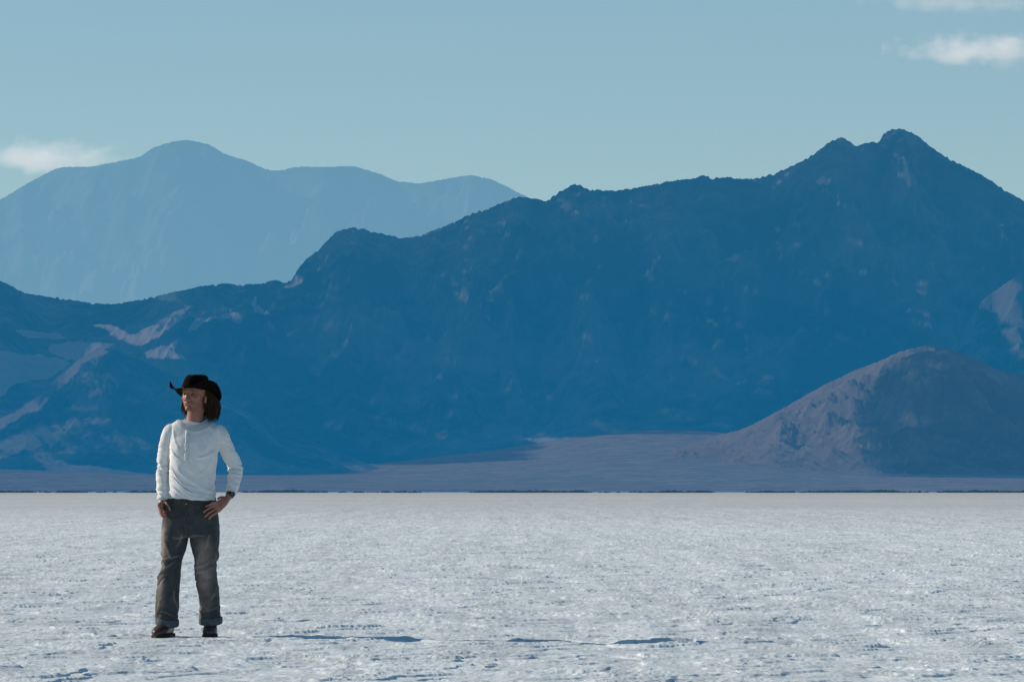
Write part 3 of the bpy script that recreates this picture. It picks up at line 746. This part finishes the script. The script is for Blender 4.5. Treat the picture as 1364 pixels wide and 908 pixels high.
def front_strip(name, bv, line, halfw, off, mat, parent, m=5, th=.002):
    V = []; F = []
    for (x, z) in line:
        for k in range(m): V.append(on_front(bv, x + halfw * (2 * k / (m - 1) - 1), z, off))
    for i in range(len(line) - 1):
        for k in range(m - 1): F.append((i * m + k, i * m + k + 1, (i + 1) * m + k + 1, (i + 1) * m + k))
    o = mesh_np(name, np.array([tuple(v) for v in V]), F, mat, parent=parent)
    md = o.modifiers.new('t', 'SOLIDIFY'); md.thickness = th; md.offset = 1
    return o
zl = np.linspace(Z(574.5), Z(620), 26)
front_strip('placket', bvs, [(X(251.6) + .002 * math.sin(i), z) for i, z in enumerate(zl)], .0145, .0038, m_trim, SHIRT)
m_btn = simple('button_shell', (.22, .20, .19), .3, .1, 60)
for pz in (580, 591, 601.5, 612):
    p = on_front(bvs, X(251.6), Z(pz), .009)
    s = Soup(); s.tube([(0, .0015, 0, .0048), (0, -.0015, 0, .0048)], sub=1, n=14, cap=False)
    b = mesh_np('button', np.array(s.V), s.F, m_btn, parent=SHIRT); b.location = p
# sleeve cuffs
def band_around(name, c, T, r, wdt, mat, parent, th=.003, n=28, sc_=(1, 1)):
    T = Vector(T).normalized(); U = T.cross(Vector((0, 1, 0))).normalized(); W = T.cross(U); V = []; F = []
    for j, s_ in enumerate((-1, -.6, 0, .6, 1)):
        rr = r * (1 - .04 * (abs(s_) == 1))
        for k in range(n):
            a = 2 * math.pi * k / n; V.append(tuple(Vector(c) + T * s_ * wdt / 2 + U * math.cos(a) * rr * sc_[0] + W * math.sin(a) * rr * sc_[1]))
    for j in range(4):
        for k in range(n): F.append((j * n + k, j * n + (k + 1) % n, (j + 1) * n + (k + 1) % n, (j + 1) * n + k))
    o = mesh_np(name, np.array(V), F, mat, parent=parent); md = o.modifiers.new('t', 'SOLIDIFY'); md.thickness = th; md.offset = 1
    return o
band_around('cuff', (X(219.4), -.045, Z(663.5)), (.012, -.13, -.35), .0355, .030, m_trim, SHIRT)
band_around('cuff', (X(309.2), -.002, Z(653.5)), (-.09, -.12, -.20), .038, .030, m_trim, SHIRT)

# --- jeans
t = NT('denim'); co = t.coords(); f = t.noise(co, 14, 6, .65); fw = t.noise(co, 420, 3)
base = t.ramp(f, [(.3, (.026, .033, .037)), (.7, (.058, .064, .067))])
worn_lit = t.ramp(f, [(.3, (.15, .120, .104)), (.7, (.27, .218, .19))])
col = t.mix(base, worn_lit, t.math('MULTIPLY', t.attr('fade'), 1.0, clamp=True))  # fade holds the denim wear plus the painted sunlit left edge
t.bsdf(col, .92, t.bump(t.math('ADD', t.math('MULTIPLY', f, 2.0), fw), .5, .0015), Sheen_Weight=.1, Specular_IOR_Level=.2)
m_jean = t.m
jn = Soup()
jn.ell((X(225), -.055, Z(676)), (.030, .05, .055))
jn.tube([sec(660, 227, 288, .0, .112), sec(672, 223, 290, .0, .118), sec(690, 218, 292, .0, .122), sec(706, 216, 293, .0, .120), sec(716, 217, 293, .0, .110)], n=44, power=2.4, sub=5, cap=False)
jn.tube([sec(700, 217, 254, .0, .108), sec(716, 216, 252, .0, .106), sec(733, 216.5, 248, -.02, .096), sec(748, 218.5, 244, -.04, .088), sec(760, 216.5, 243.5, -.05, .085), sec(775, 212.5, 242.5, -.06, .085), sec(800, 210.5, 241, -.065, .086), sec(826, 210.5, 239.5, -.065, .090)], n=36, power=2.2, cap=False)
jn.tube([sec(700, 254, 293, .0, .108), sec(716, 253.5, 293.5, .0, .106), sec(733, 257, 292.5, -.005, .096), sec(748, 260.5, 290, -.02, .088), sec(765, 261, 290.5, -.03, .086), sec(790, 265.5, 293, .0, .085), sec(808, 267, 294, .015, .086), sec(826, 266.5, 295.5, .02, .090)], n=36, power=2.2, cap=False)
CREASES = [((214,752),(243,738),.010,.012),((212,770),(234,748),.009,.011),((211,782),(228,764),.009,-.008),((219,718),(233,742),.010,.008),((217,735),(226,755),.010,.012),
           ((263,765),(289,752),.009,.012),((262,776),(287,768),.010,-.009),((262,758),(284,745),.009,.009),((291,735),(286,752),.010,.010),((268,735),(266,760),.010,.009),
           ((284,712),(272,735),.011,.006),((247,712),(238,728),.010,.007),((250,716),(232,716),.010,.006),((256,716),(275,712),.010,.005),
           ((213,812),(236,818),.009,.007),((268,815),(293,808),.009,.008),((268,800),(280,812),.010,.006),((218,800),(212,822),.010,.008),((236,785),(240,812),.010,.006),((292,780),(284,800),.010,.006)]
def jean_disp(V, N):
    x, y, z = V[:, 0], V[:, 1], V[:, 2]
    d = fbm(x * 16, y * 16, z * 20, 3, 51) * .0045
    for a, b, wd, h in CREASES: d = d + ridge_line(V, a, b, wd, h)
    ank = sstep(Z(795), Z(826), z)
    d = d + noise3(x * 12, y * 12, z * 48 + x * 20, 55) * .009 * ank
    d = d + noise3(x * 10, y * 10, z * 42 - x * 25, 56) * .006 * np.exp(-((z - Z(757)) / .07) ** 2)
    return d
def fade_litf(V, N):
    x, y, z = V[:, 0], V[:, 1], V[:, 2]
    fr = sstep(.3, -.6, N[:, 1])
    n = fbm(x * 9, y * 9, z * 5, 3, 71) * .8
    rt = np.exp(-((x - X(275)) / .055) ** 2) * sstep(Z(712), Z(732), z) * sstep(Z(828), Z(800), z)
    kn = np.exp(-((x - X(277)) / .06) ** 2 - ((z - Z(765)) / .14) ** 2)
    lt = np.exp(-((x - X(218)) / .03) ** 2) * sstep(Z(690), Z(705), z) * sstep(Z(830), Z(780), z)  # sunlit left edge of the leg, painted in with the wear
    ridge = sum(np.clip(ridge_line(V, a, b, wd * .7, 1.0 if h > 0 else 0), 0, 1) for a, b, wd, h in CREASES)
    fly = np.exp(-((x - X(252)) / .008) ** 2) * (z > Z(700)) * (z < Z(678)) * .25
    return np.clip(fr * (rt * (.75 + n) + kn * .45 + ridge * .5) + lt * (.75 + n) + fly + .04, 0, 1)
JEANS = fuse('jeans', jn, m_jean, .0045, 4, person, disp=jean_disp, attrs={'fade': fade_litf})
bvj = BVHTree.FromObject(JEANS, bpy.context.evaluated_depsgraph_get())
m_stitch = simple('stitching', (.11, .085, .055), .8, .2, 300)
m_den2 = simple('denim_turned', (.085, .10, .105), .9, .35, 60, .001)
m_den3 = simple('denim_dark', (.035, .042, .044), .9, .3, 120, .001)
def seam(line, r=.0018, name='seam'):
    cord(name, [on_front(bvj, X(a), Z(b), .0015) for a, b in line], r, m_stitch, JEANS, closed=False, n=6)
def curve_pts(a, b, c, n=12):
    return [((1-t)**2*a[0]+2*t*(1-t)*b[0]+t*t*c[0], (1-t)**2*a[1]+2*t*(1-t)*b[1]+t*t*c[1]) for t in np.linspace(0, 1, n)]
seam(curve_pts((240, 672), (238, 684), (222, 687))); seam(curve_pts((266, 673), (269, 685), (288, 688)))
seam(curve_pts((249, 671), (249, 690), (251, 708))); seam(curve_pts((254, 671), (256, 698), (251, 708)))
seam([(251.5, z) for z in np.linspace(708, 719, 5)])
front_strip('fly', bvj, [(X(251.2), Z(z)) for z in np.linspace(673, 705, 14)], .011, .002, m_jean if False else m_den3, JEANS, th=.0015)
for bxp in (233, 244, 263, 277):
    front_strip('belt_loop', bvj, [(X(bxp), Z(z)) for z in np.linspace(664, 675, 6)], .005, .004, m_den3, JEANS, m=3)
pb = on_front(bvj, X(251), Z(671.5), .005)
s = Soup(); s.tube([(0, .002, 0, .008), (0, -.002, 0, .0075)], sub=1, n=16, cap=False)
b = mesh_np('button', np.array(s.V), s.F, simple('brass', (.35, .25, .12), .35, .1, 50, Metallic=.8), parent=JEANS); b.location = pb
# turned-up hems
def turnup(xl, xr, zc, yc, dep, tilt):
    V = []; F = []; n = 44; prof = [(-.006, -.026), (.003, -.028), (.008, -.021), (.009, 0), (.008, .018), (.004, .025), (-.003, .023)]
    for j, (dr, dz) in enumerate(prof):
        for k in range(n):
            a = 2 * math.pi * k / n; rx = (xr - xl) / 2 / PXM + dr + .003 * math.sin(3 * a + j * .4); ry = dep + dr
            V.append((X((xl + xr) / 2) + rx * math.cos(a), yc + ry * math.sin(a), Z(zc) + dz + tilt * math.cos(a) + .006 * math.sin(2 * a + 1)))
    for j in range(len(prof) - 1):
        for k in range(n): F.append((j * n + k, j * n + (k + 1) % n, (j + 1) * n + (k + 1) % n, (j + 1) * n + k))
    o = mesh_np('turn_up', np.array(V), F, m_den2, parent=JEANS); md = o.modifiers.new('t', 'SOLIDIFY'); md.thickness = .003
turnup(211.0, 239.5, 828, -.065, .090, -.008); turnup(267, 295.5, 827, .02, .090, .003)

# --- boots
t = NT('boot_leather'); co = t.coords(); f = t.noise(co, 22, 5)
col = t.ramp(f, [(.3, (.030, .014, .010)), (.75, (.085, .038, .026))])
t.bsdf(col, .38, t.bump(t.noise(co, 70, 4), .5, .002), Specular_IOR_Level=.5); m_boot = t.m
m_sole = simple('boot_sole', (.018, .014, .012), .8, .3, 60)
def boot(cxm, cym, yaw, s=1.0):
    b = Soup()
    b.tube([(0, .085, .050, .036, .040), (0, .05, .055, .041, .050), (0, .0, .060, .043, .055), (0, -.06, .054, .048, .046), (0, -.12, .045, .051, .038), (0, -.165, .040, .045, .032), (0, -.19, .037, .030, .024)], n=24, up=(1, 0, 0))
    b.tube([(0, .045, .05, .040, .048), (0, .04, .10, .042, .050), (0, .04, .155, .044, .052)], n=20, up=(1, 0, 0), cap=True)
    b.xform(Matrix.Scale(s, 4))
    root = fuse('boot', b, m_boot, .005, 4, person, disp=lambda V, N: np.clip(noise3(V[:, 0] * 12, V[:, 1] * 60, V[:, 2] * 30, 5), -1, 1) * .0045 * sstep(-.02, -.05, V[:, 1]) * sstep(-.13, -.10, V[:, 1]))
    root.location = (cxm, cym, -.006); root.rotation_euler = (0, 0, yaw)
    out = [(0, .122), (.030, .112), (.041, .08), (.040, .02), (.044, -.04), (.052, -.09), (.050, -.14), (.034, -.185), (0, -.208)]
    out = out + [(-a, b_) for a, b_ in out[-2:0:-1]]
    n = len(out); V = []; F = []
    lv = [(0.0, .98), (.004, 1.03), (.020, 1.04), (.024, .98)]
    for z_, k in lv: V += [(a * k * s, b_ * k * s, z_ * s) for a, b_ in out]
    for j in range(3):
        for i in range(n): F.append((j * n + i, j * n + (i + 1) % n, (j + 1) * n + (i + 1) % n, (j + 1) * n + i))
    F.append(tuple(range(n))[::-1]); F.append(tuple(3 * n + i for i in range(n)))
    mesh_np('sole', np.array(V), F, m_sole, smooth=False, parent=root)
    for k in range(4):                           # laces
        y0 = -.035 - .017 * k; zt = .108 - .013 * k - .004 * k
        bvb = BVHTree.FromObject(root, bpy.context.evaluated_depsgraph_get())
        pts = []
        for xx in np.linspace(-.022, .022, 7):
            h = bvb.ray_cast(Vector((xx, y0 + (k % 2) * xx * .3, .3)), Vector((0, 0, -1)), 1)
            if h[0]: pts.append(h[0] + h[1] * .001)
        if len(pts) > 3: cord('lace', pts, .0022, m_sole, root, closed=False, n=6)
    return root
boot(X(223.0), -.035, R(-9), 1.14); boot(X(281.3), .05, R(3), 1.06)

# --- hat
t = NT('black_felt'); co = t.coords(); f = t.noise(co, 35, 5)
t.bsdf(t.ramp(f, [(.3, (.002, .0015, .0012)), (.7, (.006, .0045, .004))]), .95, t.bump(t.noise(co, 160, 4), .4, .001), Specular_IOR_Level=.06); m_felt = t.m
HAT = HM @ Matrix.Translation((0, .008, .050)) @ Matrix.Rotation(R(-5), 4, 'Z') @ Matrix.Rotation(R(-5), 4, 'X') @ Matrix.Diagonal((1 / 1.10, 1 / 1.03, 1, 1))
n = 64; V = []; F = []
prof = [(.0, 1.0), (.015, 1.005), (.035, .99), (.055, .965), (.075, .935), (.090, .88), (.102, .82), (.111, .73), (.116, .62), (.117, .47), (.115, .3), (.114, .12)]
for j, (z_, k) in enumerate(prof):
    for i in range(n):
        a = 2 * math.pi * i / n; x_ = .090 * k * math.sin(a); y_ = -.108 * k * math.cos(a)
        fz = z_
        # centre crease, lower towards the front and two side pinches
        if j > 5: fz -= .030 * math.exp(-(x_ / .020) ** 2) * (j - 5) / 6; fz += .006 * (y_ / .1)
        pin = math.exp(-(((abs(x_) - .055) / .022) ** 2 + ((y_ + .06) / .035) ** 2)) * max(0, (j - 2)) / 9
        x_ *= 1 - .38 * pin * (1 if z_ > .04 else 0); fz -= .014 * pin
        y_ += .01 * z_ / .11
        V.append((x_, y_, fz))
for j in range(len(prof) - 1):
    for i in range(n): F.append((j * n + i, j * n + (i + 1) % n, (j + 1) * n + (i + 1) % n, (j + 1) * n + i))
F.append(tuple((len(prof) - 1) * n + i for i in range(n)))
hat = mesh_np('hat', np.array(V), F, m_felt, parent=person); hat.matrix_local = HAT
md = hat.modifiers.new('t', 'SOLIDIFY'); md.thickness = .003
V = []; F = []; m = 14
for j in range(m):
    s_ = j / (m - 1)
    for i in range(n):
        a = 2 * math.pi * i / n; sn, cs = math.sin(a), math.cos(a)
        adeg = math.degrees(math.atan2(abs(sn), cs)); side = math.exp(-((adeg - 70) / (34 if adeg < 70 else 48)) ** 2)
        if sn < 0: side = math.exp(-((adeg - 60) / (20 if adeg < 60 else 26)) ** 2)
        lat = .090 + ((.104 if sn > 0 else .092) - (.014 if sn > 0 else .004) * side * s_) * s_; lon = .108 + .092 * s_
        x_ = lat * sn; y_ = -lon * cs
        z_ = (.072 * side * s_ ** 2.6 if sn > 0 else .066 * side * s_ ** 3.2) - .012 * s_ - .012 * s_ * max(0, cs) ** 2 - .062 * s_ ** 1.3 * max(0, -cs) ** 1.1
        V.append((x_, y_, z_))
for j in range(m - 1):
    for i in range(n): F.append((j * n + i, (j + 1) * n + i, (j + 1) * n + (i + 1) % n, j * n + (i + 1) % n))
o = mesh_np('brim', np.array(V), F, m_felt, parent=hat)
md = o.modifiers.new('t', 'SOLIDIFY'); md.thickness = .004; md.offset = 0
m_band = simple('hat_ribbon', (.005, .004, .004), .95, .2, 60, Specular_IOR_Level=.05)
V = []; F = []
for j, (z_, k) in enumerate([(.002, 1.012), (.008, 1.03), (.022, 1.028), (.028, 1.005)]):
    for i in range(n):
        a = 2 * math.pi * i / n; V.append((.090 * k * math.sin(a), -.108 * k * math.cos(a) + .001, z_))
for j in range(3):
    for i in range(n): F.append((j * n + i, j * n + (i + 1) % n, (j + 1) * n + (i + 1) % n, (j + 1) * n + i))
mesh_np('hat_band', np.array(V), F, m_band, parent=hat)

# --- hair: long wavy locks falling from under the hat
t = NT('brown_hair'); co = t.coords(); f = t.noise(co, 60, 4)
col = t.ramp(f, [(.3, (.012, .006, .0035)), (.7, (.044, .019, .011))])
t.bsdf(col, .6, None, Specular_IOR_Level=.15); m_hair = t.m
hs = Soup(); rh = random.Random(5)
def lock(a, r0, zend, bulge, thick, curl):
    # a: angle round the head, 0 = face side, 180 = back, positive = screen right
    px_, py_ = math.sin(a), -math.cos(a); pts = []; N = 9; ph = rh.uniform(0, 6.28); zt = .055 + rh.uniform(-.01, .01)
    for i in range(N):
        u = i / (N - 1); z_ = zt + (zend - zt) * u
        rr = r0 + bulge * math.sin(min(1, u * 1.15) * 2.0) + curl * math.sin(ph + u * 9)
        x_ = px_ * rr * .092 / .1 + math.cos(ph + u * 8) * curl * .6; y_ = py_ * rr * 1.08 + .015
        w_ = thick * (1 - .75 * u ** 3) * (.7 + .5 * math.sin(math.pi * min(1, u + .15)))
        pts.append((x_, y_, z_, w_, w_ * .5))
    hs.tube(pts, n=7, sub=3, up=(px_ + .01, py_, .0), cap=True)
for k in range(520):
    side = rh.random()
    if side < .55: a = R(rh.uniform(98, 185)); ze = -.150 + rh.uniform(-.035, .03); bl = rh.uniform(.012, .085)
    elif side < .85: a = R(rh.uniform(185, 262)); ze = -.120 + rh.uniform(-.03, .03); bl = rh.uniform(.0, .030)
    else: a = R(rh.choice([rh.uniform(88, 105), rh.uniform(258, 275)])); ze = -.09 + rh.uniform(-.05, .05); bl = rh.uniform(.0, .02)
    lock(a, rh.uniform(.078, .094), ze, bl, rh.uniform(.0035, .0085) if k < 400 else .0016, rh.uniform(.002, .007) if k < 400 else rh.uniform(.006, .014))
HAIR = mesh_np('hair', np.array(hs.V), hs.F, m_hair, parent=person); HAIR.matrix_local = HM

# --- watch
m_strap = simple('watch_strap', (.015, .012, .011), .5, .2, 80)
m_case = simple('watch_case', (.10, .10, .10), .3, .1, 60, Metallic=.9)
m_dial = simple('watch_dial', (.01, .01, .012), .15, .1, 60)
wc = Vector((X(307.6), -.026, Z(659.5))); wt = Vector((-.07, -.10, -.14)).normalized()
watch = band_around('watch', wc, wt, .0285, .020, m_strap, person)
dirw = (Vector((.75, -.66, .1)) - wt * Vector((.75, -.66, .1)).dot(wt)).normalized()
q = dirw.to_track_quat('Z', 'Y').to_matrix().to_4x4()
s = Soup(); s.tube([(0, 0, -.004, .019), (0, 0, .0045, .0185)], sub=1, n=24, cap=False); s.xform(Matrix.Translation(wc + dirw * .029) @ q)
mesh_np('watch_case', np.array(s.V), s.F, m_case, smooth=False, parent=watch)
s = Soup(); s.tube([(0, 0, .0045, .0155), (0, 0, .006, .015)], sub=1, n=24, cap=False); s.xform(Matrix.Translation(wc + dirw * .029) @ q)
mesh_np('watch_dial', np.array(s.V), s.F, m_dial, smooth=False, parent=watch)
